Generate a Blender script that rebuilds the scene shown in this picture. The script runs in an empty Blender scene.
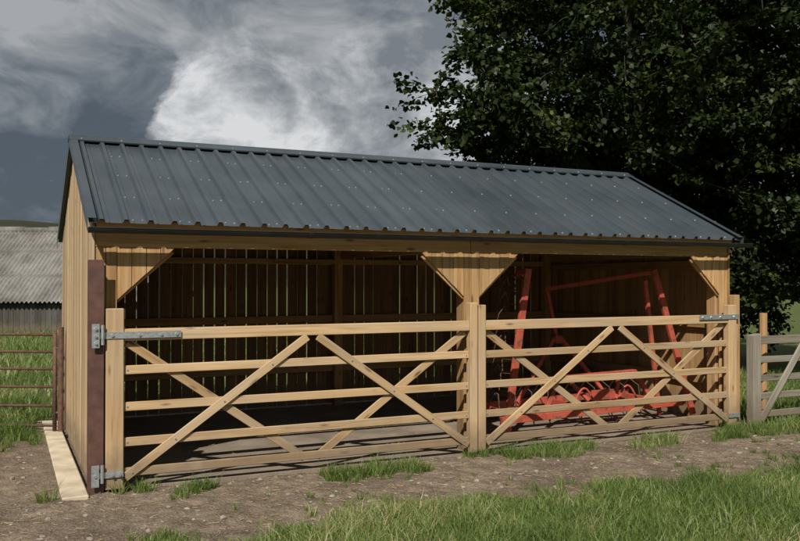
import bpy, math, random
import numpy as np
from mathutils import Vector
random.seed(7); rng=np.random.default_rng(11)
scene=bpy.context.scene
COL=scene.collection
V=Vector

# ---------------------------------------------------------------- noise
_tab=np.random.default_rng(5).random((256,256))
def vn(x,y):
    x=np.asarray(x,float); y=np.asarray(y,float)
    xi=np.floor(x).astype(int); yi=np.floor(y).astype(int)
    fx=x-xi; fy=y-yi; fx=fx*fx*(3-2*fx); fy=fy*fy*(3-2*fy)
    a=_tab[xi%256,yi%256]; b=_tab[(xi+1)%256,yi%256]; c=_tab[xi%256,(yi+1)%256]; d=_tab[(xi+1)%256,(yi+1)%256]
    return ((a*(1-fx)+b*fx)*(1-fy)+(c*(1-fx)+d*fx)*fy)*2-1
def fbm(x,y,o=4):
    s=0;a=1;t=0
    for i in range(o):
        s=s+a*vn(x*2**i+17.3*i,y*2**i+9.1*i); t+=a; a*=.5
    return s/t
def sm(a,b,x):
    t=np.clip((x-a)/(b-a),0,1); return t*t*(3-2*t)

# ---------------------------------------------------------------- nodes
class NT:
    def __init__(s,name):
        s.m=bpy.data.materials.new(name); s.m.use_nodes=True
        s.t=s.m.node_tree; s.t.nodes.clear()
        s.out=s.t.nodes.new('ShaderNodeOutputMaterial')
    def n(s,typ,**k):
        nd=s.t.nodes.new(typ)
        for a,b in k.items(): setattr(nd,a,b)
        return nd
    def l(s,a,b): s.t.links.new(a,b)
    def noise(s,vec,scale,detail=4,rough=.55,dist=0):
        n=s.n('ShaderNodeTexNoise'); n.inputs['Scale'].default_value=scale
        n.inputs['Detail'].default_value=detail; n.inputs['Roughness'].default_value=rough
        n.inputs['Distortion'].default_value=dist
        if vec: s.l(vec,n.inputs['Vector'])
        return n.outputs['Fac']
    def map(s,vec,scale):
        n=s.n('ShaderNodeMapping'); n.inputs['Scale'].default_value=scale; s.l(vec,n.inputs['Vector']); return n.outputs[0]
    def ramp(s,fac,stops):
        n=s.n('ShaderNodeValToRGB'); e=n.color_ramp.elements
        while len(e)<len(stops): e.new(.5)
        for i,(p,c) in enumerate(stops):
            e[i].position=p; e[i].color=(c[0],c[1],c[2],1) if not isinstance(c,(int,float)) else (c,c,c,1)
        s.l(fac,n.inputs[0]); return n.outputs[0]
    def mix(s,fac,a,b,mode='MIX'):
        n=s.n('ShaderNodeMix',data_type='RGBA',blend_type=mode)
        for sock,v in ((n.inputs[0],fac),(n.inputs[6],a),(n.inputs[7],b)):
            if isinstance(v,(int,float)): sock.default_value=v
            elif isinstance(v,tuple): sock.default_value=(v[0],v[1],v[2],1)
            else: s.l(v,sock)
        return n.outputs[2]
    def math(s,op,a,b=0,c=None):
        n=s.n('ShaderNodeMath',operation=op)
        for i,v in enumerate((a,b)+((c,) if c is not None else ())):
            if isinstance(v,(int,float)): n.inputs[i].default_value=v
            else: s.l(v,n.inputs[i])
        return n.outputs[0]
    def attr(s,name):
        return s.n('ShaderNodeAttribute',attribute_name=name).outputs['Fac']
    def uv(s): return s.n('ShaderNodeUVMap',uv_map='UVMap').outputs[0]
    def pos(s): return s.n('ShaderNodeNewGeometry').outputs['Position']
    def bsdf(s,col,rough=.8,metal=0,bump=None,bs=.3,bd=.01,spec=None):
        b=s.n('ShaderNodeBsdfPrincipled')
        if isinstance(col,tuple): b.inputs['Base Color'].default_value=(*col,1)
        else: s.l(col,b.inputs['Base Color'])
        if isinstance(rough,(int,float)): b.inputs['Roughness'].default_value=rough
        else: s.l(rough,b.inputs['Roughness'])
        b.inputs['Metallic'].default_value=metal
        if spec is not None: b.inputs['Specular IOR Level'].default_value=spec
        if bump is not None:
            bn=s.n('ShaderNodeBump'); bn.inputs['Strength'].default_value=bs; bn.inputs['Distance'].default_value=bd
            s.l(bump,bn.inputs['Height']); s.l(bn.outputs[0],b.inputs['Normal'])
        s.l(b.outputs[0],s.out.inputs[0]); s.b=b; return b

def wood_mat(name,light,mid,dark,grey=(.30,.27,.23),gf=.15,rough=.75):
    t=NT(name); uv=t.uv()
    g1=t.noise(t.map(uv,(1.1,22,1)),1.0,5,.55,.9)
    g2=t.noise(t.map(uv,(4,120,1)),1.0,2,.6)
    g3=t.noise(t.map(uv,(.9,6,1)),1.0,4,.6)
    c=t.ramp(g1,[(.25,dark),(.45,mid),(.66,light)])
    c=t.mix(t.math('MULTIPLY',g2,.30),c,dark)
    vo=t.n('ShaderNodeTexVoronoi'); vo.inputs['Scale'].default_value=1
    t.l(t.map(uv,(2.4,9,1)),vo.inputs['Vector'])
    k=t.ramp(vo.outputs['Distance'],[(.06,1.0),(.16,0.0)])
    c=t.mix(t.math('MULTIPLY',k,.85),c,(dark[0]*.3,dark[1]*.25,dark[2]*.25))
    rnd=t.attr('rnd')
    v=t.math('MULTIPLY_ADD',rnd,.58,.66)
    vv=t.n('ShaderNodeCombineColor'); 
    t.l(v,vv.inputs[0]); t.l(t.math('MULTIPLY_ADD',rnd,.62,.62),vv.inputs[1]); t.l(t.math('MULTIPLY_ADD',rnd,.70,.55),vv.inputs[2])
    c=t.mix(1.0,c,vv.outputs[0],'MULTIPLY')
    w=t.ramp(g3,[(.42,0.0),(.72,1.0)])
    c=t.mix(t.math('MULTIPLY',w,gf*2),c,grey)
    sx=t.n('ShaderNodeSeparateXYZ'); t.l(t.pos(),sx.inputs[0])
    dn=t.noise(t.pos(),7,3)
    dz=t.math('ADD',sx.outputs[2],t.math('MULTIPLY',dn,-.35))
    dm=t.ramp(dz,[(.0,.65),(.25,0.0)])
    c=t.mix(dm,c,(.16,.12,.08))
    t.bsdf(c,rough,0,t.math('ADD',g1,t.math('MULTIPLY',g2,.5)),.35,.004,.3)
    return t.m
M={}
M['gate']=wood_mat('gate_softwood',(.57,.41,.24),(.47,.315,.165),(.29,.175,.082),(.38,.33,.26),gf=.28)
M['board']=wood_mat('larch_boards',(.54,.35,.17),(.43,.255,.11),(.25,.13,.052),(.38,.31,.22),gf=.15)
M['gable']=wood_mat('pale_gable_boards',(.62,.46,.275),(.51,.355,.195),(.32,.20,.105),(.44,.39,.31),gf=.25)  # paler tones than the other boards, for the left gable
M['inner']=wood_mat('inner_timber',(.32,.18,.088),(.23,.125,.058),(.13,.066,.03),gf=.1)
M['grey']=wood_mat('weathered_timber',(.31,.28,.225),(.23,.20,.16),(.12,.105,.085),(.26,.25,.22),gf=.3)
M['barnwood']=wood_mat('barn_boards',(.11,.105,.095),(.075,.07,.065),(.04,.038,.034),(.1,.1,.09),gf=.1)

def roof_mat():
    t=NT('anthracite_box_profile'); p=t.pos()
    n=t.noise(p,1.3,4); n2=t.noise(t.map(p,(9,1.2,1.2)),1.0,4)
    c=t.ramp(n,[(.3,(.042,.054,.064)),(.7,(.066,.080,.092))])
    v=t.math('MULTIPLY_ADD',t.attr('rnd'),.2,.9)
    vv=t.n('ShaderNodeCombineColor')
    for i in range(3): t.l(v,vv.inputs[i])
    c=t.mix(1.0,c,vv.outputs[0],'MULTIPLY')
    c=t.mix(t.math('MULTIPLY',t.ramp(n2,[(.5,0.0),(.8,1.0)]),.25),c,(.11,.115,.11))
    r=t.math('MULTIPLY_ADD',n2,.22,.24)
    t.bsdf(c,r,0,n,.06,.02,.55); return t.m
M['roof']=roof_mat()
def simple(name,a,b,scale,rough,metal=0,bs=.2,bd=.005,spec=None):
    t=NT(name); n=t.noise(t.pos(),scale,5)
    t.bsdf(t.ramp(n,[(.3,a),(.7,b)]),rough,metal,n,bs,bd,spec); return t.m
M['gutter']=simple('black_gutter',(.010,.011,.012),(.02,.021,.022),8,.4)
M['galv']=simple('galvanised_steel',(.36,.39,.41),(.60,.63,.64),45,.45,.75)
M['screw']=simple('screw_caps',(.19,.21,.23),(.34,.36,.38),40,.4,.2)
M['rust']=simple('rusty_tube',(.07,.036,.025),(.15,.08,.055),18,.8)
M['brown']=simple('oxide_brown_steel',(.065,.03,.024),(.13,.06,.046),10,.65)
M['bark']=simple('bark',(.035,.028,.02),(.085,.07,.05),9,.95,0,.8,.03)
M['stone']=simple('pebble_stone',(.18,.15,.115),(.36,.31,.25),14,.9)
M['straw']=simple('straw',(.30,.23,.12),(.50,.40,.22),14,.9)
M['pale']=simple('pale_concrete',(.40,.33,.235),(.64,.55,.41),5,.9,0,.4,.01)
def floor_mat():
    t=NT('dusty_concrete'); p=t.pos()
    n=t.noise(p,2.2,6,.6); n2=t.noise(p,40,3)
    c=t.ramp(n,[(.3,(.17,.13,.095)),(.7,(.34,.28,.21))])
    c=t.mix(t.math('MULTIPLY',n2,.4),c,(.13,.10,.07))
    t.bsdf(c,.95,0,n2,.5,.01); return t.m
M['floor']=floor_mat()
def red_mat():
    t=NT('faded_red_paint'); n=t.noise(t.pos(),11,6,.7); n2=t.noise(t.pos(),3,3)
    c=t.ramp(n2,[(.3,(.38,.060,.035)),(.7,(.50,.105,.06))])
    c=t.mix(t.ramp(n,[(.52,0.0),(.62,1.0)]),c,(.17,.07,.04))
    t.bsdf(c,.7,0,n,.3,.003); return t.m
M['red']=red_mat()
def fibre():
    t=NT('weathered_fibre_cement'); p=t.pos()
    n=t.noise(p,1.1,6,.65); n2=t.noise(p,9,4)
    c=t.ramp(n,[(.28,(.085,.08,.07)),(.5,(.19,.18,.165)),(.75,(.28,.27,.25))])
    c=t.mix(t.ramp(n2,[(.55,0.0),(.7,.7)]),c,(.10,.095,.07))
    t.bsdf(c,.95,0,n2,.3,.01); return t.m
M['fibre']=fibre()
def leafy(name,stops,trans=.35,rough=.5,gloss=.04):
    t=NT(name); r=t.attr('rnd'); c=t.ramp(r,stops)
    b=t.n('ShaderNodeBsdfDiffuse'); t.l(c,b.inputs[0])
    tr=t.n('ShaderNodeBsdfTranslucent'); t.l(t.mix(1.0,c,(1.15,1.35,.6),'MULTIPLY'),tr.inputs[0])
    ms=t.n('ShaderNodeMixShader'); ms.inputs[0].default_value=trans
    t.l(b.outputs[0],ms.inputs[1]); t.l(tr.outputs[0],ms.inputs[2])
    gl=t.n('ShaderNodeBsdfGlossy'); gl.inputs['Roughness'].default_value=rough
    m2=t.n('ShaderNodeMixShader'); m2.inputs[0].default_value=gloss
    t.l(ms.outputs[0],m2.inputs[1]); t.l(gl.outputs[0],m2.inputs[2]); t.l(m2.outputs[0],t.out.inputs[0]); return t.m
M['leaf']=leafy('sycamore_leaf',[(0,(.010,.018,.005)),(.5,(.025,.041,.010)),(.85,(.050,.070,.016)),(1,(.095,.11,.027))],.22,.5,.02)
M['blade']=leafy('grass_blade',[(0,(.085,.13,.028)),(.4,(.14,.205,.045)),(.8,(.215,.275,.08)),(1,(.42,.37,.20))],.35,.5,.03)

def ground_mat():
    t=NT('ground_soil_and_turf'); p=t.pos()
    n=t.noise(p,.9,5,.6); n2=t.noise(p,6,7,.7,.3); n3=t.noise(p,55,3,.6)
    d=t.ramp(n2,[(.30,(.12,.087,.060)),(.48,(.235,.178,.128)),(.70,(.39,.31,.23))])
    d=t.mix(t.ramp(n,[(.38,.7),(.56,0.0)]),d,(.13,.096,.067))
    d=t.mix(t.ramp(n3,[(.52,0.0),(.72,.6)]),d,(.44,.38,.30))
    d=t.mix(t.ramp(n3,[(.28,.7),(.42,0.0)]),d,(.09,.065,.045))
    vo=t.n('ShaderNodeTexVoronoi'); vo.inputs['Scale'].default_value=28; t.l(p,vo.inputs['Vector'])
    d=t.mix(t.ramp(vo.outputs['Distance'],[(.08,.5),(.22,0.0)]),d,(.36,.31,.25))
    g=t.ramp(n2,[(.3,(.055,.085,.02)),(.7,(.12,.17,.04))])
    gm=t.math('ADD',t.attr('grass'),t.math('MULTIPLY_ADD',n2,.8,-.4))
    c=t.mix(t.ramp(gm,[(.35,0.0),(.75,.85)]),d,g)
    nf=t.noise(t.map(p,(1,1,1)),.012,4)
    far=t.ramp(nf,[(.35,(.022,.026,.015)),(.65,(.045,.048,.024))])  # dark heather moor, with cloud shadow over the hill put into the colour
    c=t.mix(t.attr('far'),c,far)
    h=t.math('ADD',n2,t.math('MULTIPLY',n3,.35))
    t.bsdf(c,.97,0,h,1.0,.07,.15); return t.m
M['ground']=ground_mat()

# ---------------------------------------------------------------- mesh helpers
def link(o,parent=None):
    COL.objects.link(o)
    if parent: o.parent=parent
    return o
def empty(name,loc=(0,0,0)):
    o=bpy.data.objects.new(name,None); o.empty_display_size=.3; COL.objects.link(o); return o
class MB:
    def __init__(s): s.v=[];s.f=[];s.uv=[];s.r=[]
    def raw(s,pts,faces,uvs=None,r=None):
        b=len(s.v); r=random.random() if r is None else r
        s.v+= [tuple(p) for p in pts]; s.r+=[r]*len(pts)
        for i,f in enumerate(faces):
            s.f.append([b+k for k in f])
            if uvs: s.uv+=uvs[i]
            else: s.uv+=[(0,0)]*len(f)
    def prism(s,poly,t,L,Wd,r=None):
        poly=[V(p) for p in poly]; t=V(t); n=len(poly)
        L=V(L).normalized(); Wd=V(Wd).normalized(); N=t.normalized()
        pts=poly+[p+t for p in poly]
        nr=(poly[1]-poly[0]).cross(poly[2]-poly[0])
        flip = nr.dot(t)>0
        fs=[list(range(n))[::-1] if flip else list(range(n)), list(range(n,2*n)) if flip else list(range(n,2*n))[::-1]]
        for i in range(n):
            j=(i+1)%n
            fs.append([i,j,n+j,n+i] if flip else [j,i,n+i,n+j])
        o1=random.random()*40; o2=random.random()*40
        uvs=[[(pts[k].dot(L)+o1,pts[k].dot(Wd)+pts[k].dot(N)*1.0+o2) for k in f] for f in fs]
        s.raw(pts,fs,uvs,r)
    def beam(s,a,b,w,t,side=(0,0,1),r=None):
        a=V(a);b=V(b); d=(b-a).normalized(); sd=V(side); sd=(sd-d*sd.dot(d)).normalized(); n=d.cross(sd)
        p=[a-sd*w/2-n*t/2,b-sd*w/2-n*t/2,b+sd*w/2-n*t/2,a+sd*w/2-n*t/2]
        s.prism(p,n*t,d,sd,r)
    def tube(s,pts,rad,seg=8,r=None,caps=True):
        pts=[V(p) for p in pts]; n=len(pts)
        if isinstance(rad,(int,float)): rad=[rad]*n
        ring=[]
        for i,p in enumerate(pts):
            d=(pts[min(i+1,n-1)]-pts[max(i-1,0)]).normalized()
            u=V((1,0,0)) if abs(d.z)>.9 else V((0,0,1))
            a=d.cross(u).normalized(); b=d.cross(a).normalized()
            for k in range(seg):
                an=2*math.pi*k/seg
                ring.append(p+a*math.cos(an)*rad[i]+b*math.sin(an)*rad[i])
        fs=[]
        for i in range(n-1):
            for k in range(seg):
                k2=(k+1)%seg
                fs.append([i*seg+k,i*seg+k2,(i+1)*seg+k2,(i+1)*seg+k])
        if caps: fs.append(list(range(seg))[::-1]); fs.append([ (n-1)*seg+k for k in range(seg)])
        s.raw(ring,fs,None,r)
    def obj(s,name,mat,parent=None,bevel=0,smooth=False):
        me=bpy.data.meshes.new(name); me.from_pydata(s.v,[],s.f); 
        ul=me.uv_layers.new(name='UVMap'); ul.data.foreach_set('uv',np.array(s.uv,'f').ravel())
        at=me.attributes.new('rnd','FLOAT','POINT'); at.data.foreach_set('value',np.array(s.r,'f'))
        me.materials.append(mat); me.update()
        if smooth: me.polygons.foreach_set('use_smooth',[True]*len(me.polygons))
        o=bpy.data.objects.new(name,me); link(o,parent)
        if bevel:
            m=o.modifiers.new('bev','BEVEL'); m.width=bevel; m.segments=1; m.limit_method='ANGLE'; m.angle_limit=math.radians(50)
        return o
def npmesh(name,verts,faces_idx,nper,mat,rnd,parent=None,extra=None):
    me=bpy.data.meshes.new(name); nv=len(verts); nf=len(faces_idx)//nper
    me.vertices.add(nv); me.vertices.foreach_set('co',verts.astype('f').ravel())
    me.loops.add(len(faces_idx)); me.loops.foreach_set('vertex_index',faces_idx.astype('i'))
    me.polygons.add(nf); me.polygons.foreach_set('loop_start',np.arange(0,nf*nper,nper,dtype='i'))
    at=me.attributes.new('rnd','FLOAT','POINT'); at.data.foreach_set('value',rnd.astype('f'))
    if extra:
        for k,a in extra.items():
            q=me.attributes.new(k,'FLOAT','POINT'); q.data.foreach_set('value',a.astype('f'))
    me.materials.append(mat); me.update(calc_edges=True); me.validate()
    o=bpy.data.objects.new(name,me); link(o,parent); return o

# ---------------------------------------------------------------- terrain
def tuft_mask(x,y):
    n=fbm(x*1.1,y*1.1,4)
    return np.exp(-((y+.32+.20*n)/.19)**2)*sm(-.10,.2,fbm(x*1.9+7,y*.8,3)+.16*sm(2.5,5,x))*sm(.3,.9,x)*sm(7.8,7.2,x)
def grass_mask(x,y):
    n=fbm(x*1.1,y*1.1,4); n2=fbm(x*4+50,y*4,3)
    m1=sm(-.30,.35,(-1.60+.40*n+.34*n2)-y)*sm(-.25,.35,x-.05+.4*n+(y+1.7)*.25)
    m2=sm(-.2,.2,y-2.75+.3*n)*sm(-.15,.05,-x-.42)
    m3=sm(-.25,.2,y+.35+.3*n)*sm(0,.2,x-7.55)
    m4=sm(-.2,.3,y-4.15)
    m5=sm(-.3,.6,-x-5.0+n)
    m6=sm(-.5,.5,-y-9+n)+sm(0,1,x-13)
    return np.clip(np.maximum.reduce([m1,m2,m3,m4,m5,m6*1.0]),0,1)
def inshed(x,y): return (x>-.12)&(x<7.3)&(y>.02)&(y<3.9)
def gz(x,y):
    r=np.hypot(x-2,y)
    z=.028*fbm(x*.9,y*.9,3)+.022*fbm(x*5,y*5,3)+.012*np.abs(fbm(x*11+3,y*11,2))
    z=z*sm(0,.5,np.abs(y)+.3)
    ruts=.022*np.sin(y*5.5+.8*vn(x*.4,y*.4))*sm(-.2,-.6,y)*sm(-1.7,-1.2,y)
    z=z+ruts*.7
    z=np.where(inshed(x,y),-.06,z)
    az=np.arctan2(x,y)
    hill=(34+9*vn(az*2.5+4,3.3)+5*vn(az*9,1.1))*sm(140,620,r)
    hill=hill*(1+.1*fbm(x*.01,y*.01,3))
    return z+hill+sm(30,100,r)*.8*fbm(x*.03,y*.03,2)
def axis(lo,hi,st,far):
    a=list(np.arange(lo,hi+1e-6,st)); s=st
    p=hi; 
    while p<far: s*=1.16; p+=s; a.append(p)
    s=st;p=lo;b=[]
    while p>-far: s*=1.16; p-=s; b.append(p)
    return np.array(b[::-1]+a)
ax=axis(-4,11,.04,1500); ay=axis(-4,4,.04,1500)
X,Y=np.meshgrid(ax,ay); Z=gz(X,Y)
nx,ny=len(ax),len(ay)
vt=np.stack([X.ravel(),Y.ravel(),Z.ravel()],1)
i=np.arange(nx-1)[None,:]+np.arange(ny-1)[:,None]*nx
q=np.stack([i,i+1,i+nx+1,i+nx],2).reshape(-1)
R=np.hypot(X,Y).ravel()
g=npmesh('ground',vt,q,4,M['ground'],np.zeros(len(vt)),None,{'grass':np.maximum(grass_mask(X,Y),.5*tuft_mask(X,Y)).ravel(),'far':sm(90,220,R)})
g.data.polygons.foreach_set('use_smooth',[True]*len(g.data.polygons))

def blades(pts,h,w,lean=.45,out=None):
    n=len(pts); x,y=pts[:,0],pts[:,1]; z=gz(x,y)-.005
    a=rng.random(n)*2*np.pi; hh=h*(.45+.95*rng.random(n)**1.3); ww=w*(.7+.6*rng.random(n))
    hh=hh*(1+.55*fbm(x*1.7+11,y*1.7,3))
    la=rng.random(n)*2*np.pi; ln=hh*lean*(.3+1.3*rng.random(n))
    dx,dy=np.cos(a)*ww/2,np.sin(a)*ww/2; lx,ly=np.cos(la)*ln,np.sin(la)*ln
    if out is not None: lx=lx*.5+out[:,0]*hh; ly=ly*.5+out[:,1]*hh
    o=np.stack([x,y,z],1)
    def P(sx,f,zf): return o+np.stack([dx*sx+lx*f,dy*sx+ly*f,hh*zf],1)
    vs=np.stack([P(-1,0,0),P(1,0,0),P(-.8,.32,.55),P(.8,.32,.55),P(0,1,.92)],1).reshape(-1,3)
    b=np.arange(n)[:,None]*5
    f=(b+np.array([[0,1,3, 0,3,2, 2,3,4]])).reshape(-1)
    t=np.clip(.44+.65*fbm(x*1.3,y*1.3,3)+.28*rng.standard_normal(n),0,1)
    return vs,f,np.repeat(t,5)
def scatter(x0,x1,y0,y1,dens,thr=.35):
    n=int((x1-x0)*(y1-y0)*dens); p=np.stack([rng.uniform(x0,x1,n),rng.uniform(y0,y1,n)],1)
    m=grass_mask(p[:,0],p[:,1]); cl=.5+.5*fbm(p[:,0]*6,p[:,1]*6,2)
    k=(m*(.45+.9*cl)>thr+.35*rng.random(n))&~((p[:,0]>-.42)&(p[:,0]<7.4)&(p[:,1]>-.03)&(p[:,1]<4.0))
    return p[k]
sets=[]
sets.append((blades(scatter(-.2,9,-3.75,-.8,3400),.075,.0055)))
sets.append(blades(scatter(.0,9.5,-3.75,-1.7,950,.55),.135,.006,.8))
sets.append(blades(scatter(-4,-.3,2.2,7,1300),.16,.009))
sets.append(blades(scatter(-9,9,4,24,160),.20,.016))
sets.append(blades(scatter(7.3,13,-.8,4,1100),.15,.009))
sets.append(blades(scatter(9,16,-6,-.5,350),.12,.011))
sets.append(blades(scatter(-9,-4,-6,6,150),.12,.011))
TC=[];
n=3800; tx=rng.uniform(.3,7.8,n); ty=rng.uniform(-.95,-.06,n); k=tuft_mask(tx,ty)>.25+.65*rng.random(n)
TC+=[(a,b,rng.uniform(.35,1.15)) for a,b in zip(tx[k],ty[k])]
n=1500; tx=rng.uniform(-1.4,9,n); ty=rng.uniform(-1.9,-.1,n); k=(fbm(tx*2.1+31,ty*2.1+5,3)+.30*sm(-1.1,-1.6,ty)>.18+.45*rng.random(n))&(tx>.0)
TC+=[(a,b,rng.uniform(.2,.8)) for a,b in zip(tx[k],ty[k])]
n=260; tx=rng.uniform(-2.2,-.35,n); ty=rng.uniform(1.6,3.2,n); TC+=[(a,b,rng.uniform(.4,1)) for a,b in zip(tx,ty) if b>2.6-.5*rng.random()]
n=130; tx=rng.uniform(7.2,9.6,n); ty=rng.uniform(-.8,0,n); TC+=[(a,b,rng.uniform(.5,1.2)) for a,b in zip(tx,ty)]
for x in (-.42,.2,.28,3.5,3.75,3.9,6.95,7.1,7.3,7.45):
    for _ in range(3): TC.append((x+rng.uniform(-.1,.1),rng.uniform(-.2,-.1),rng.uniform(.6,1.2)))
P_=[];O_=[];H_=[]
for cx,cy,s in TC:
    m=int(rng.integers(14,42)*s)+3; a=rng.random(m)*2*np.pi; r=rng.random(m)**.7*.055*s
    P_.append(np.stack([cx+np.cos(a)*r,cy+np.sin(a)*r],1)); q_=(r/.06)[:,None]*.7+.1; O_.append(np.stack([np.cos(a),np.sin(a)],1)*q_); H_.append(np.full(m,s))
P_=np.concatenate(P_);O_=np.concatenate(O_);H_=np.concatenate(H_)
keep=~((P_[:,0]>-.1)&(P_[:,0]<7.3)&(P_[:,1]>-.01)); P_,O_,H_=P_[keep],O_[keep],H_[keep]
sets.append(blades(P_,.12*H_,.006,.4,O_))
vs=[];fs=[];rs=[];off=0
for a,b,c in sets:
    vs.append(a);fs.append(b+off);rs.append(c);off+=len(a)
npmesh('grass',np.concatenate(vs),np.concatenate(fs),3,M['blade'],np.concatenate(rs))
print('blades',off//5,'tufts',len(TC))

# stones
mb=MB()
phi=(1+5**.5)/2
ico=[V(p).normalized() for p in [(-1,phi,0),(1,phi,0),(-1,-phi,0),(1,-phi,0),(0,-1,phi),(0,1,phi),(0,-1,-phi),(0,1,-phi),(phi,0,-1),(phi,0,1),(-phi,0,-1),(-phi,0,1)]]
icof=[(0,11,5),(0,5,1),(0,1,7),(0,7,10),(0,10,11),(1,5,9),(5,11,4),(11,10,2),(10,7,6),(7,1,8),(3,9,4),(3,4,2),(3,2,6),(3,6,8),(3,8,9),(4,9,5),(2,4,11),(6,2,10),(8,6,7),(9,8,1)]
for _ in range(3600):
    x=random.uniform(-3.5,9.5); y=random.uniform(-3.2,2.6)
    if -.45<x<7.4 and y>-.05: continue
    if grass_mask(np.array(x),np.array(y))>.5: continue
    s=.004+.024*random.random()**4; z=float(gz(np.array(x),np.array(y)))
    a=random.random()*6.28; ca,sa=math.cos(a),math.sin(a); sc=(s*random.uniform(.8,1.6),s*random.uniform(.7,1.1),s*random.uniform(.4,.8))
    pts=[]
    for p in ico:
        k=random.uniform(.8,1.15); px,py,pz=p.x*sc[0]*k,p.y*sc[1]*k,p.z*sc[2]*k
        pts.append((x+px*ca-py*sa,y+px*sa+py*ca,z+pz+sc[2]*.2))
    mb.raw(pts,icof)
mb.obj('stones',M['stone'])
mb=MB()
for _ in range(1100):
    x=random.uniform(-1.5,8.5); y=-.05-1.6*random.random()**1.5
    if random.random()<.25: y=random.uniform(.1,2.2); 
    if y>0 and not (.1<x<7): continue
    z=float(gz(np.array(x),np.array(y)))+.006 if y<0 else .03
    a=random.random()*3.14; l_=random.uniform(.02,.07)
    mb.beam((x,y,z),(x+l_*math.cos(a),y+l_*math.sin(a),z+random.uniform(0,.008)),.003,.003)
mb.obj('straw_litter',M['straw'])

# ---------------------------------------------------------------- shed
shed=empty('open_fronted_shed')
EY,EZ,RY,RZ,BY=-.10,2.28,1.95,3.28,4.0
sl=(RZ-EZ)/(RY-EY)
def roofz(y): return EZ+(y-EY)*sl if y<RY else RZ-(y-RY)*sl
XL,XR=-.14,7.29
def sheet(side):
    mb=MB(); x=XL; prof=[]
    while x<XR-.01:
        x1=min(x+.2,XR)
        for dx,h in ((0,0),(.068,0),(.084,.034),(.116,.034),(.132,0)):
            if x+dx<=XR: prof.append((x+dx,h))
        for mi in (.165,): 
            if x+mi<=XR: prof.append((x+mi,.004)); prof.append((x+mi+.006,0))
        x=x1
    prof.append((XR,0))
    y0,y1=(EY,RY) if side==0 else (BY,RY)
    nrm=V((0,-sl,1)).normalized() if side==0 else V((0,sl,1)).normalized()
    for j in range(len(prof)-1):
        (xa,ha),(xb,hb)=prof[j],prof[j+1]
        A=V((xa,y0,EZ))+nrm*ha; B=V((xb,y0,EZ))+nrm*hb; C=V((xb,y1,RZ))+nrm*hb; D=V((xa,y1,RZ))+nrm*ha
        f=[0,1,2,3] if side==0 else [3,2,1,0]
        s_=int((xa-XL+.05)/1.0)
        mb.raw([A,B,C,D],[f],None,[.2,.75,.4,.9,.1,.6,.35,.8][s_%8])
    return mb.obj('roof_sheets_front' if side==0 else 'roof_sheets_back',M['roof'],shed)
sheet(0); sheet(1)
nF=V((0,-sl,1)).normalized(); nB=V((0,sl,1)).normalized(); up=V((0,0,1))
sF=V((0,1,sl)).normalized(); sB=V((0,-1,sl)).normalized()
mb=MB()
ap=V((0,RY,RZ))+up*.046
for s_,n_ in ((sF,nF),(sB,nB)):
    a=ap-s_*.15; 
    mb.prism([(XL-.02,ap.y,ap.z),(XR+.02,ap.y,ap.z),(XR+.02,a.y,a.z),(XL-.02,a.y,a.z)],n_*.003,(1,0,0),s_)
    b=a-n_*.012
    mb.prism([(XL-.02,a.y,a.z),(XR+.02,a.y,a.z),(XR+.02,b.y,b.z),(XL-.02,b.y,b.z)],-s_*.003,(1,0,0),s_)
mb.tube([(XL-.02,RY,RZ+.044),(XR+.02,RY,RZ+.044)],.011,8)
for xe,dr in ((XL-.012,1),(XR+.012,-1)):
    for y0,s_,n_ in ((EY-.005,sF,nF),(BY+.005,sB,nB)):
        A=V((xe,y0,EZ))+n_*.040; B=V((xe,RY,RZ))+n_*.040
        mb.prism([A,B,B+V((dr*.07,0,0)),A+V((dr*.07,0,0))],n_*.003,s_,(1,0,0))
        mb.prism([A,B,B-up*.11,A-up*.11],V((-dr*.003,0,0)),s_,(0,0,1))
mb.obj('ridge_cap_and_verge_flashing',M['roof'],shed)
mb=MB()
def screw(c,n,r=.009):
    u=V((1,0,0)); w=n.cross(u).normalized(); p=[]
    for h,rr in ((0,r*1.1),(.004,r),(.009,r*.55)):
        for k in range(6):
            a=k*math.pi/3; p.append(c+n*h+u*math.cos(a)*rr+w*math.sin(a)*rr)
    f=[[i*6+k,i*6+(k+1)%6,i*6+6+(k+1)%6,i*6+6+k] for i in range(2) for k in range(6)]+[[12+k for k in range(6)]]
    mb.raw(p,f)
for d in (.07,.62,1.20,1.78):
    for j in range(37):
        for e in ((.16,) if j%2 else (.04,)):
            x=XL+j*.2+e
            if x<XR-.02: screw(V((x,EY,EZ))+sF*(d+random.uniform(-.012,.012)),nF)
for j in range(19): screw(ap+V((XL+.1+j*.4,0,0))-sF*.11+nF*.003,nF)
mb.obj('roof_screws',M['screw'],shed)
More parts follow.
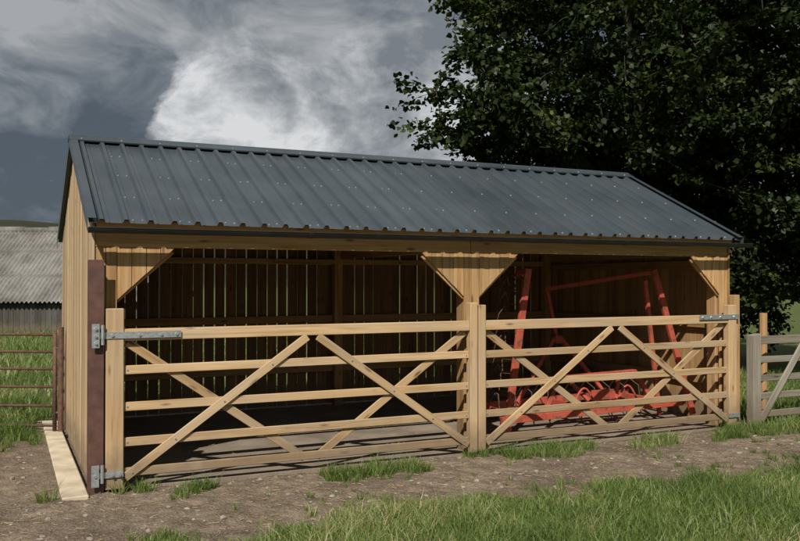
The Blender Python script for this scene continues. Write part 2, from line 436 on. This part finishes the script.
# gutter
mb=MB(); gy,gzc,gr=-.135,2.235,.045; x0,x1=XL-.01,XR+.11
N=10
for rr,fl in ((gr,0),(gr-.004,1)):
    pts=[];fs_=[]
    for k in range(N+1):
        a=math.pi+math.pi*k/N
        pts+= [(x0,gy+rr*math.cos(a),gzc+rr*math.sin(a)),(x1,gy+rr*math.cos(a),gzc+rr*math.sin(a))]
    for k in range(N): fs_.append([2*k,2*k+1,2*k+3,2*k+2] if not fl else [2*k,2*k+2,2*k+3,2*k+1])
    mb.raw(pts,fs_)
for xe in (x0,x1):
    pts=[(xe,gy+gr*math.cos(math.pi+math.pi*k/N),gzc+gr*math.sin(math.pi+math.pi*k/N)) for k in range(N+1)]
    mb.prism(pts,(.004,0,0),(0,1,0),(0,0,1))
mb.tube([(x0,gy-gr,gzc),(x1,gy-gr,gzc)],.006,6)
for x in (XL+1.9,XL+3.75,XL+5.6):
    pts=[(x,gy+(gr+.004)*math.cos(math.pi+math.pi*k/N),gzc+(gr+.004)*math.sin(math.pi+math.pi*k/N)) for k in range(N+1)]
    mb.prism(pts,(.05,0,0),(0,1,0),(0,0,1))
mb.obj('gutter',M['gutter'],shed)
def gable(x,t,name,mat):
    mb=MB(); y=.06; w=.146
    while y<3.86:
        y1=min(y+w-.006,3.86); zt=lambda q: roofz(q)-.012
        jx=random.uniform(-.003,.003)
        poly=[(x+jx,y,.04),(x+jx,y1,.04),(x+jx,y1,zt(y1))]
        if y<RY<y1: poly.append((x+jx,RY,zt(RY)))
        poly.append((x+jx,y,zt(y)))
        mb.prism(poly,(t,0,0),(0,0,1),(0,1,0)); y+=w
    return mb.obj(name,mat,shed,.002)
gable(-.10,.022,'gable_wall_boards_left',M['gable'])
gable(7.25,.022,'gable_wall_boards_right',M['board'])
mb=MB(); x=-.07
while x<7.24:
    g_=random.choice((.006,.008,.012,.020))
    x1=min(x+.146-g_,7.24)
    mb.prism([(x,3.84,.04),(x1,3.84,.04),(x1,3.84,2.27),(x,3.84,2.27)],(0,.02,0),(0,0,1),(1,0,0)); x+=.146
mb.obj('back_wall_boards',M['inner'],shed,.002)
mb=MB()
for x in (0.02,3.63,7.17):
    mb.prism([(x-.07,.13,.0),(x+.07,.13,0),(x+.07,.13,2.1),(x-.07,.13,2.1)],(0,.14,0),(0,0,1),(1,0,0))
mb.obj('front_posts',M['board'],shed,.004)
mb=MB()
for x in (0.0,3.56,7.17):
    mb.prism([(x-.06,3.70,.0),(x+.06,3.70,0),(x+.06,3.70,2.24),(x-.06,3.70,2.24)],(0,.12,0),(0,0,1),(1,0,0),.9)
    mb.beam((x,.08,roofz(.08)-.18),(x,RY,RZ-.18),.12,.045)
    mb.beam((x,3.82,roofz(3.82)-.18),(x,RY,RZ-.18),.12,.045)
    mb.beam((x+.05,.14,2.16),(x+.05,3.82,2.16),.12,.045)
    mb.beam((x+.05,RY,2.22),(x+.05,RY,RZ-.2),.1,.045,(0,1,0))
mb.beam((3.5,3.68,2.06),(2.6,3.68,2.06),.06,.03)
for z in (.55,1.25,2.06): mb.beam((-.07,3.80,z),(7.24,3.80,z),.10 if z<2 else .08,.05,(0,0,1),1.0 if z>2 else .5)
for z in (.55,1.25,2.0):
    for xx in (-.045,7.215): mb.beam((xx,.28,z),(xx,3.7,z),.10,.045)
for d in (.1,.62,1.20,1.78,2.15):
    p=V((0,EY,EZ))+sF*d-nF*.04; mb.beam((-.07,p.y,p.z),(7.24,p.y,p.z),.07,.045,nF)
    p=V((0,BY,EZ))+sB*d-nB*.04; mb.beam((-.07,p.y,p.z),(7.24,p.y,p.z),.07,.045,nB)
mb.obj('roof_trusses_purlins_rails',M['board'],shed,.004)
mb=MB()
mb.prism([(-.075,.075,2.085),(3.62,.075,2.085),(3.62,.075,2.235),(-.075,.075,2.235)],(0,.05,0),(1,0,0),(0,0,1),.75)
mb.prism([(3.625,.075,2.085),(7.25,.075,2.085),(7.25,.075,2.235),(3.625,.075,2.235)],(0,.05,0),(1,0,0),(0,0,1),.55)
mb.obj('lintel',M['board'],shed,.004)
def panel(xa,xb,x_in_l,x_in_r,zb,name):
    mb=MB(); zt=2.083
    def low(q):
        if q<x_in_l: return zb+(zt-zb)*(x_in_l-q)/(x_in_l-xa)
        return zb+(zt-zb)*(q-x_in_r)/(xb-x_in_r)
    cuts=sorted(set([xa,x_in_l,x_in_r,xb]))
    xs=[]
    for a,b in zip(cuts[:-1],cuts[1:]):
        n=max(1,round((b-a)/.12)); xs+=[a+(b-a)*k/n for k in range(n)]
    xs.append(xb)
    for a,b in zip(xs[:-1],xs[1:]):
        m=(a+b)/2; inn=x_in_l<m<x_in_r
        if inn: za=zb_=.03
        else:
            za=zb if abs(a-x_in_r)<1e-6 else low(a)
            zb_=zb if abs(b-x_in_l)<1e-6 else low(b)
        b2=b-.005
        if abs(zt-za)<.004:   pl=[(b2,zb_),(b2,zt),(a,zt)]
        elif abs(zt-zb_)<.004: pl=[(a,za),(b2,zt),(a,zt)]
        else: pl=[(a,za),(b2,zb_),(b2,zt),(a,zt)]
        yj=.078+random.uniform(-.002,.002)
        mb.prism([(p[0],yj,p[1]) for p in pl],(0,.022,0),(0,0,1),(1,0,0),random.uniform(.3,1))
    if x_in_l-xa>.05: mb.beam((x_in_l+.02,.118,zb-.0),(xa+.03,.118,zt-.02),.07,.028,(0,0,1))
    if xb-x_in_r>.05: mb.beam((x_in_r-.02,.118,zb-.0),(xb-.03,.118,zt-.02),.07,.028,(0,0,1))
    return mb.obj(name,M['board'],shed,.002)
panel(-.075,.60,-.0751,.11,1.63,'corner_infill_boards_left')
panel(3.05,4.22,3.545,3.73,1.63,'corner_infill_boards_middle')
panel(6.66,7.248,7.12,7.2485,1.63,'corner_infill_boards_right')
mb=MB(); mb.prism([(-.07,.03,-.1),(7.24,.03,-.1),(7.24,3.83,-.1),(-.07,3.83,-.1)],(0,0,.125),(1,0,0),(0,1,0)); mb.obj('floor_slab',M['floor'],shed,.006)
mb=MB(); mb.prism([(-.345,-.17,-.08),(-.135,-.17,-.08),(-.135,3.95,-.08),(-.32,3.95,-.08)],(0,0,.115),(0,1,0),(1,0,0)); mb.obj('side_plinth',M['pale'],shed,.01)

# ---------------------------------------------------------------- gates
def hingebolt(mb,c,r=.012,l=.02,ax=(0,-1,0)): mb.tube([V(c),V(c)+V(ax)*l],r,6)
def field_gate(x0,x1,heel_left):
    g=empty('field_gate')
    mb=MB()
    ws=.145 if heel_left else .085
    we=.085 if heel_left else .13
    yc=-.05
    for xa,w,h,zb,rr in ((x0,ws,1.56 if heel_left else 1.545,.04 if heel_left else .05,.45 if heel_left else .6),(x1-we,we,1.57 if heel_left else 1.50,.045,.75)):
        mb.prism([(xa,yc-.045,zb),(xa+w,yc-.045,zb),(xa+w,yc-.045,h),(xa,yc-.045,h)],(0,.09,0),(0,0,1),(1,0,0),rr)
    mb.obj('stiles',M['gate'],g,.006)
    a,b=x0+ws+.002,x1-we-.002
    mb=MB()
    mb.prism([(a,yc-.035,1.285),(b,yc-.035,1.285),(b,yc-.035,1.385),(a,yc-.035,1.385)],(0,.07,0),(1,0,0),(0,0,1),.85 if heel_left else .7)
    for z in (1.035,.725,.425,.17):
        dz=random.uniform(-.008,.008)
        mb.prism([(a,yc-.012,z-.038),(b,yc-.012,z-.038+dz),(b,yc-.012,z+.038+dz),(a,yc-.012,z+.038)],(0,.024,0),(1,0,0),(0,0,1))
    mb.obj('rails',M['gate'],g,.005)
    mid=(a+b)/2
    mb=MB()
    yf=yc-.012-.002-.011; yb=yc+.012+.002+.011
    mb.beam((a+.01,yf,.13),(mid-.05,yf,1.275),.075,.021,(0,0,1),.8)
    mb.beam((b-.01,yf,.13),(mid+.05,yf,1.275),.075,.021,(0,0,1),.4)
    mb.beam((a+.03,yb,1.27),(mid-.06,yb,.145),.075,.021,(0,0,1),.25)
    mb.beam((b-.03,yb,1.27),(mid+.06,yb,.145),.075,.021,(0,0,1),.5)
    mb.obj('braces',M['gate'],g,.004)
    mb=MB()
    for z in (1.035,.725,.425,.17):
        for sx in (a+.03,b-.03): hingebolt(mb,(sx,yc-.012,z),.008,.006)
        u=(z-.13)/(1.275-.13)
        if 0<u<.95:
            for sx in (a+.01+(mid-.05-a-.01)*u, b-.01+(mid+.05-b+.01)*u): hingebolt(mb,(sx,yf-.010,z),.009,.008)
    if heel_left:
        zt=1.335
        mb.beam((x0-.10,yc-.05,zt),(x0+.62,yc-.05,zt),.055,.008,(0,0,1))
        for q in (x0+.05,x0+.27,x0+.45,x0+.58): hingebolt(mb,(q,yc-.05,zt),.013,.016)
        mb.prism([(x0-.115,yc-.075,zt-.1),(x0-.055,yc-.075,zt-.1),(x0-.055,yc-.075,zt+.1),(x0-.115,yc-.075,zt+.1)],(0,.012,0),(0,0,1),(1,0,0))
        mb.tube([(x0-.03,yc-.075,zt-.075),(x0-.03,yc-.075,zt+.09)],.014,8)
        for zz in (zt-.06,zt,zt+.06): hingebolt(mb,(x0-.085,yc-.075,zz),.012,.018)
        zt=.17
        mb.beam((x0-.10,yc-.055,zt),(x0+.14,yc-.055,zt),.05,.012,(0,0,1))
        mb.prism([(x0-.115,yc-.075,zt-.09),(x0-.055,yc-.075,zt-.09),(x0-.055,yc-.075,zt+.09),(x0-.115,yc-.075,zt+.09)],(0,.012,0),(0,0,1),(1,0,0))
        mb.tube([(x0-.03,yc-.075,zt-.06),(x0-.03,yc-.075,zt+.09)],.014,8)
        for q in (x0-.085,x0+.05,x0+.11): hingebolt(mb,(q,yc-.07,zt),.013,.016)
    else:
        zt=1.36
        mb.beam((x1-.60,yc-.051,zt),(x1+.03,yc-.051,zt),.055,.008,(0,0,1))
        for q in (x1-.05,x1-.27,x1-.42,x1-.55): hingebolt(mb,(q,yc-.05,zt),.013,.016)
        mb.beam((x1-.14,yc-.055,.18),(x1+.03,yc-.055,.18),.05,.012,(0,0,1))
    mb.obj('hinges',M['galv'],g)
    return g
field_gate(0.0,3.605,True)
g2=field_gate(3.62,7.22,False)
mb=MB(); 
mb.prism([(-.135,-.075,-.05),(-.015,-.075,-.05),(-.015,-.075,1.97),(-.135,-.075,1.97)],(0,.008,0),(0,0,1),(1,0,0))
mb.prism([(-.078,-.067,-.05),(-.072,-.067,-.05),(-.072,-.067,1.97),(-.078,-.067,1.97)],(0,.10,0),(0,0,1),(1,0,0))
mb.prism([(-.135,.033,-.05),(-.015,.033,-.05),(-.015,.033,1.97),(-.135,.033,1.97)],(0,.008,0),(0,0,1),(1,0,0))
mb.obj('steel_gate_post',M['brown'],None,.001)
mb=MB()
mb.prism([(7.235,-.05,-.05),(7.32,-.05,-.05),(7.32,-.05,1.62),(7.235,-.05,1.62)],(0,.09,0),(0,0,1),(1,0,0),.4)
mb.obj('gate_post',M['board'],None,.005)

# ---------------------------------------------------------------- farm implement
imp=empty('farm_implement'); mb=MB()
B=lambda a,b,w=.07,t=.05,s=(0,0,1): mb.beam(a,b,w,t,s)
B((4.33,.50,.10),(4.62,.50,1.93),.085,.04,(1,0,0))
B((4.62,.50,1.90),(4.66,.80,1.88),.06,.04)
B((7.05,.45,.12),(6.47,.50,1.93),.075,.045,(1,0,0))
B((6.66,.62,.12),(6.40,.58,1.80),.05,.04,(1,0,0))
B((6.50,.52,1.90),(5.60,1.55,1.68),.05,.04)
B((4.30,.55,.22),(7.00,.55,.27),.08,.07)
B((4.45,1.5,.24),(6.9,1.5,.28),.09,.07)
for x in (4.5,5.6,6.8): B((x,.58,.25),(x,1.5,.25),.07,.05)
B((5.18,.70,.63),(6.34,.70,.66),.06,.08)
B((5.18,.70,.63),(4.98,.66,.30),.05,.05,(1,0,0)); B((6.34,.70,.66),(6.55,.66,.32),.05,.05,(1,0,0))
B((5.35,.72,.60),(5.55,.60,.36),.045,.035,(1,0,0)); B((6.1,.72,.60),(5.95,.60,.36),.045,.035,(1,0,0))
B((5.0,1.3,.28),(5.7,1.5,1.05),.05,.04,(1,0,0)); B((6.4,1.3,.28),(5.8,1.5,1.05),.05,.04,(1,0,0)); B((5.7,1.5,1.03),(5.8,1.5,1.03),.10,.07)
B((5.62,1.54,1.66),(5.74,1.5,1.05),.045,.035,(1,0,0))
for cx in (5.45,6.1):
    mb.tube([(cx-.14+.28*k/8, .56, .36+.16*math.sin(math.pi*k/8)) for k in range(9)],.014,6)
B((5.6,.62,.42),(5.95,.62,.42),.12,.05)
mb.obj('frame',M['red'],imp,.004)
mb=MB()
for k in range(9):
    x=4.25+.02*k; z=.45+.16*k
    mb.tube([(x,.55,z),(x-.12,.42,z+.10),(x-.20,.40,z+.02),(x-.24,.42,z-.14)],.006,5)
    mb.tube([(x+.05,.6,z),(x+.14,.75,z+.12),(x+.30,.8,z+.10),(x+.42,.8,z-.02)],.006,5)
for k in range(10):
    x=4.6+.24*k
    mb.tube([(x,1.5,.3),(x,1.3,.5),(x+.03,1.15,.42),(x+.03,1.1,.06)],.008,5)
for cx in (4.75,6.6):
    c=V((cx,1.9,.3)); pts=[c+V((0,.27*math.cos(2*math.pi*k/20),.27*math.sin(2*math.pi*k/20))) for k in range(21)]
    mb.tube(pts,.05,8,caps=False); mb.tube([c-V((.08,0,0)),c+V((.08,0,0))],.06,8)
mb.tube([(4.6,1.9,.3),(6.75,1.9,.3)],.025,8)
for x in (4.7,6.65): mb.tube([(x,1.9,.3),(x,1.5,.28)],.02,6)
mb.obj('tines_and_wheels',M['rust'],imp)

# ---------------------------------------------------------------- metal gate (left rear)
R_=V((.903,-.429,0)).normalized()
def locR(o,s,z,f=0): 
    F=V((.429,.903,0)); return V((o[0],o[1],0))+R_*s+F*f+V((0,0,z))
mg=empty('metal_gate'); mb=MB(); o=(-.22,3.12)
for z in (1.16,.96,.76,.55,.33,.10): mb.tube([locR(o,0,z),locR(o,-1.2,z+.01),locR(o,-3.3,z)],.016,8)
for s_ in (0,-1.65,-3.3): mb.tube([locR(o,s_,.04),locR(o,s_,1.19)],.02 if s_ else .024,8)
mb.obj('bars',M['rust'],mg,0,True)
mb=MB(); mb.tube([locR(o,.07,-.1),locR(o,.07,1.25)],.034,10); mb.tube([locR(o,-3.42,-.1),locR(o,-3.42,1.3)],.05,10)
for z in (.25,1.0): mb.tube([locR(o,0,z),locR(o,.07,z)],.014,6)
mb.obj('hanging_posts',M['rust'],mg)

# ---------------------------------------------------------------- wooden fence right
wf=empty('wooden_fence'); mb=MB(); y=-.12
mb.prism([(7.40,y-.06,-.1),(7.53,y-.06,-.1),(7.53,y-.06,1.15),(7.40,y-.06,1.13)],(0,.11,0),(0,0,1),(1,0,0),.7)
mb.prism([(10.6,y-.05,-.1),(10.72,y-.05,-.1),(10.72,y-.05,1.14),(10.6,y-.05,1.14)],(0,.1,0),(0,0,1),(1,0,0),.8)
for z,w in ((1.06,.10),(.83,.08),(.60,.08),(.37,.08),(.15,.08)):
    e=random.uniform(-.02,.02)
    mb.beam((7.50,y+.065,z+e*.4),(10.65,y+.065,z-.01+e),w,.025)
mb.beam((7.62,y+.03,.08),(8.45,y+.03,1.1),.09,.025,(0,0,1)); mb.beam((9.32,y+.03,.08),(8.5,y+.03,1.1),.09,.025,(0,0,1))
mb.beam((9.4,y+.03,.08),(10.5,y+.03,1.1),.09,.025,(0,0,1))
mb.obj('rails_and_posts',M['grey'],wf,.005)
mb=MB()
for x in (7.99,10.9,13.4): mb.tube([(x,.2,-.1),(x+.01,.2,1.38)],.05,9)
mb.obj('round_posts',M['board'],wf)
mb=MB()
for z in (1.1,.75,.4): mb.beam((10.7,.14,z),(13.5,.14,z),.09,.03)
mb.obj('far_rails',M['grey'],wf,.004)

# ---------------------------------------------------------------- old barn
barn=empty('corrugated_roof_barn'); ob=(-1.98,24.0)
def BL(s,f,z): return locR(ob,s,z,f)
L2=6.0; ez,rz,hd=1.04,3.68,3.6
mb=MB(); n=int(2*L2/.15)*6
for sd in (0,1):
    rows=[]
    for k in range(n+1):
        s_=-L2+2*L2*k/n; h=.035*math.sin(k/6*2*math.pi)
        rows.append((s_,h))
    for c in range(3):
        t0,t1=c/3,(c+1)/3+.03
        pts=[];fs_=[]
        for s_,h in rows:
            for t_ in (t0,min(t1,1.0)):
                f=-.25+(hd+.25)*t_; z=ez+(rz-ez)*t_+h+.03*(t_==t0)
                if sd: f=2*hd-f
                pts.append(BL(s_,f,z))
        for k in range(n):
            q_=[2*k,2*k+2,2*k+3,2*k+1]; fs_.append(q_ if not sd else q_[::-1])
        mb.raw(pts,fs_)
mb.obj('corrugated_roof',M['fibre'],barn,0,True)
mb=MB()
k=0; s_=-L2
while s_<L2:
    mb.tube([BL(s_,hd,rz-.02),BL(s_+.95,hd,rz-.02)],.12 if k%2 else .15,10); s_+=.93; k+=1
mb.obj('ridge_tiles',M['fibre'],barn,0,True)
mb=MB(); s_=-L2+.2
while s_<L2-.2:
    mb.prism([BL(s_,0,-.3),BL(s_+.17,0,-.3),BL(s_+.17,0,ez-.02),BL(s_,0,ez-.02)],V((.429,.903,0))*.03,(0,0,1),R_); s_+=.18
F_=V((.429,.903,0))
for se in (-L2+.2,L2-.2):
    mb.prism([BL(se,.03,-.3),BL(se,2*hd,-.3),BL(se,2*hd,ez-.03),BL(se,hd,rz-.1),BL(se,.03,ez-.03)],R_*.05,(0,0,1),F_)
mb.prism([BL(-L2+.2,2*hd,-.3),BL(L2-.2,2*hd,-.3),BL(L2-.2,2*hd,ez-.03),BL(-L2+.2,2*hd,ez-.03)],F_*.03,(0,0,1),R_)
mb.obj('board_walls',M['barnwood'],barn)

# ---------------------------------------------------------------- trees
def make_tree(name,base,limbs,lobes,ncl,leaf_per,seed,trunk_r=.32,ls=(.055,.11)):
    rs=np.random.default_rng(seed); rd=random.Random(seed)
    tr=empty(name); mb=MB()
    base=V(base)
    def curve(a,b,r0,r1,n=7,wob=.18,arch=.25):
        a=V(a);b=V(b); L=(b-a).length; pts=[]
        ox,oy,oz=[rd.uniform(-1,1)*wob*L*.5 for _ in range(3)]
        for k in range(n+1):
            t=k/n; w=math.sin(math.pi*t)
            pts.append(a.lerp(b,t)+V((ox*w,oy*w,oz*w*.5+arch*L*.3*w))+V([rd.uniform(-1,1)*.02*L for _ in range(3)])*(0<k<n))
        rad=[r0+(r1-r0)*k/n for k in range(n+1)]
        return pts,rad
    fork=base+V((.1,0,2.1))
    mb.tube([base-V((0,0,.3)),base+V((0,0,.2)),base+V((.06,.03,1.1)),fork],[trunk_r*1.35,trunk_r*1.1,trunk_r*.9,trunk_r*.85],12)
    nodes=[]
    for lp in limbs:
        pts,rad=curve(fork,lp,trunk_r*.55,.05,9)
        mb.tube(pts,rad,9,caps=False)
        for p,r in list(zip(pts,rad))[2:]: nodes.append((p,r))
    cl=[]; vol=[a[3]*a[4]*a[5]*a[6] for a in lobes]; tot=sum(vol)
    for lo,v in zip(lobes,vol):
        m=max(3,int(ncl*v/tot))
        for _ in range(m):
            while True:
                p=rs.normal(size=3); p/=np.linalg.norm(p); rr=rs.random()**(1/2.2)
                q=p*rr
                if rs.random()<.35+.65*rr: break
            c=V((lo[0]+q[0]*lo[3],lo[1]+q[1]*lo[4],lo[2]+q[2]*lo[5]))
            if c.z<.5: continue
            cl.append(c)
    newn=[]
    cl.sort(key=lambda c:(c-fork).length)
    for c in cl:
        allp=nodes+newn
        best=min(allp,key=lambda nr:(nr[0]-c).length+ (.0 if nr[0].z<c.z+.6 else .7))
        r0=min(best[1]*.6,.04); pts,rad=curve(best[0],c,max(r0,.012),.007,5,.25,.2)
        mb.tube(pts,rad,5,caps=False)
        newn+= [(pts[3],.02),(pts[5],.012)]
    C=[];D=[];tone=[]
    for c in cl:
        ct=rs.normal()*.17
        ntw=int(rs.integers(6,10))
        for _ in range(ntw):
            d=rs.normal(size=3); d[2]=d[2]*.5+.05; d/=np.linalg.norm(d)
            Lt=rs.uniform(.35,.85); e=c+V(d)*Lt+V((0,0,-.12*Lt))
            mb.tube([c,c.lerp(e,.5)+V((0,0,.05)),e],[.007,.005,.003],3,caps=False)
            nl=int(leaf_per/ntw*rs.uniform(.6,1.4))
            t=rs.random(nl)**.6
            p=np.array(c)[None]*(1-t[:,None])+np.array(e)[None]*t[:,None]+rs.normal(size=(nl,3))*np.array([.10,.10,.055])
            C.append(p); D.append(np.tile(d,(nl,1))); tone.append(np.full(nl,ct))
    C=np.concatenate(C);D=np.concatenate(D);tone=np.concatenate(tone); n=len(C)
    T=D+rs.normal(size=(n,3))*.7+np.array([0,0,-.35]); T/=np.linalg.norm(T,axis=1)[:,None]
    Nn=np.array([0,0,1.0])+rs.normal(size=(n,3))*.55; Nn-=T*(Nn*T).sum(1)[:,None]; Nn/=np.linalg.norm(Nn,axis=1)[:,None]
    S=np.cross(T,Nn); s=rs.uniform(ls[0],ls[1],n)[:,None]
    def P(u,v,w): return C+S*s*u+T*s*v+Nn*s*w
    vs=np.stack([P(0,0,0),P(.34,.05,.06),P(.52,.42,.12),P(.30,.68,.08),P(0,1.05,-.05),P(-.30,.68,.08),P(-.52,.42,.12),P(-.34,.05,.06)],1).reshape(-1,3)
    b=np.arange(n)[:,None]*8
    f=(b+np.array([[0,1,2,3, 0,3,4,5, 0,5,6,7]])).reshape(-1)
    rn=np.repeat(np.clip(.42+tone+rs.normal(size=n)*.20,0,1),8)
    mb.obj('trunk_and_branches',M['bark'],tr,0,True)
    npmesh('foliage',vs,f,4,M['leaf'],rn,tr)
    print(name,'leaves',n)
    return tr
lobes=[(11.1,4.5,6.5,4.0,3.5,3.6,1.0),
       (7.1,4.7,4.75,2.0,1.1,.95,3.0),
       (8.3,5.9,7.8,1.8,1.6,1.5,1.3),
       (11.6,2.9,3.3,1.5,1.9,2.0,1.7),
       (10.5,5.4,4.0,2.3,1.9,1.9,1.6),
       (13.5,4.5,4.0,2.0,2.0,2.4,.8)]
limbs=[(7.0,4.8,4.9),(8.5,5.8,7.8),(10.5,3.6,8.8),(12.0,5.5,9.3),(11.7,2.6,3.9),(9.6,4.4,5.4),(13.3,4.6,5.6),(9.3,4.5,7.2)]
make_tree('sycamore_tree',(11.2,4.9,0),limbs,lobes,500,340,3)
hl=[(12+2.4*k,6.5+.9*math.sin(k*2.1)-.9*k,1.1,1.6,1.2,1.2,1.0) for k in range(4)]+[(9.6,6.0,1.2,1.6,1.0,1.3,1.0)]
make_tree('hawthorn_hedge',(12.8,6.4,-1.2),[(h[0],h[1],1.6) for h in hl],hl,75,230,9,.12)

# ---------------------------------------------------------------- world
w=bpy.data.worlds.new('World'); scene.world=w; w.use_nodes=True
t=w.node_tree; t.nodes.clear()
el=math.radians(43); S=V((-.56,-.76,0)).normalized()*math.cos(el)+V((0,0,math.sin(el)))
class WT(NT):
    def __init__(s,tree): s.t=tree
W=WT(t)
out=W.n('ShaderNodeOutputWorld')
sky=W.n('ShaderNodeTexSky',sky_type='NISHITA'); sky.sun_disc=False; sky.sun_elevation=el; sky.sun_rotation=math.atan2(S.x,S.y)
b1=W.n('ShaderNodeBackground'); W.l(sky.outputs[0],b1.inputs[0]); b1.inputs[1].default_value=.08
tc=W.n('ShaderNodeTexCoord').outputs['Generated']
def vm(op,a,b=None):
    n=W.n('ShaderNodeVectorMath',operation=op); W.l(a,n.inputs[0])
    if b is not None:
        if isinstance(b,tuple): n.inputs[1].default_value=b
        else: W.l(b,n.inputs[1])
    return n
d=vm('NORMALIZE',tc).outputs[0]
def blob(az,e,r0,r1):
    az,e=math.radians(az),math.radians(e)
    v=(math.sin(az)*math.cos(e),math.cos(az)*math.cos(e),math.sin(e)); dt=vm('DOT_PRODUCT',d,v).outputs['Value']
    mr=W.n('ShaderNodeMapRange',interpolation_type='SMOOTHSTEP'); W.l(dt,mr.inputs[0])
    mr.inputs[1].default_value=math.cos(math.radians(r1)); mr.inputs[2].default_value=math.cos(math.radians(r0))
    return mr.outputs[0]
nb=W.noise(W.map(d,(1,1,2.0)),2.2,4,.5,.3)
ns=W.noise(W.map(d,(1,1,2.2)),7.0,8,.60,.5)
v=W.math('MULTIPLY_ADD',ns,.95,W.math('MULTIPLY',nb,.25))
v=W.math('MULTIPLY_ADD',blob(5,6,1,12),-.14,v)
v=W.math('MULTIPLY_ADD',blob(1,17,1,9),.09,v)
v=W.math('MULTIPLY_ADD',blob(24,18,1,9),.06,v)
deck=W.ramp(v,[(.42,(.080,.100,.125)),(.54,(.145,.166,.192)),(.64,(.24,.26,.28)),(.76,(.38,.395,.41))])
nc=W.noise(W.map(d,(1,1,1.5)),7.0,9,.62,.25); nc3=W.noise(W.map(d,(1,1,1.5)),9,9,.62,.3)
f=W.math('MULTIPLY_ADD',nc,1.9,-.74)
for az,e,r0,r1,k in ((14,12.5,.5,6,.42),(20,11.5,1,8,.46),(27.5,11,1,9,.50),(12,9.3,.5,4,.40),(31,9,1,8,.45),(23,9,1,7,.36),(-25,14,2,12,.5),(75,16,3,14,.5),(190,25,4,22,.5)):
    f=W.math('MULTIPLY_ADD',blob(az,e,r0,r1),k,f)
cm=W.ramp(f,[(.46,0.0),(.66,1.0)])
sh=W.math('MULTIPLY_ADD',nc3,1.5,-.04); sh=W.math('MULTIPLY_ADD',f,-.06,sh)
sh=W.math('MULTIPLY_ADD',blob(24,18,1,7),-.16,sh); sh=W.math('MULTIPLY_ADD',blob(12.8,11.5,.5,5),.10,sh)
cc=W.ramp(sh,[(.42,(.19,.208,.23)),(.56,(.31,.33,.35)),(.68,(.46,.475,.49)),(.84,(.70,.71,.72))])
c=W.mix(cm,deck,cc)
b2=W.n('ShaderNodeBackground'); W.l(c,b2.inputs[0]); b2.inputs[1].default_value=1.0
ms=W.n('ShaderNodeMixShader'); ms.inputs[0].default_value=.96
W.l(b1.outputs[0],ms.inputs[1]); W.l(b2.outputs[0],ms.inputs[2]); W.l(ms.outputs[0],out.inputs[0])
try: w.cycles.sampling_method='NONE'
except Exception as e: print(e)
sun=bpy.data.lights.new('sun','SUN'); sun.energy=4.9; sun.angle=math.radians(.6); sun.color=(1,.95,.86)
so=bpy.data.objects.new('sun',sun); link(so); so.rotation_euler=(-S).to_track_quat('-Z','Y').to_euler(); so.location=(-10,-14,16)

# ---------------------------------------------------------------- camera
cam=bpy.data.cameras.new('camera'); co=bpy.data.objects.new('camera',cam); link(co)
cam.sensor_width=36; cam.lens=37.9; cam.clip_end=5000
co.location=(-.805,-7.53,1.8); co.rotation_euler=(math.radians(90.65),0,math.radians(-25.4))
scene.camera=co
scene.view_settings.view_transform='Standard'; scene.view_settings.look='None'; scene.view_settings.exposure=0
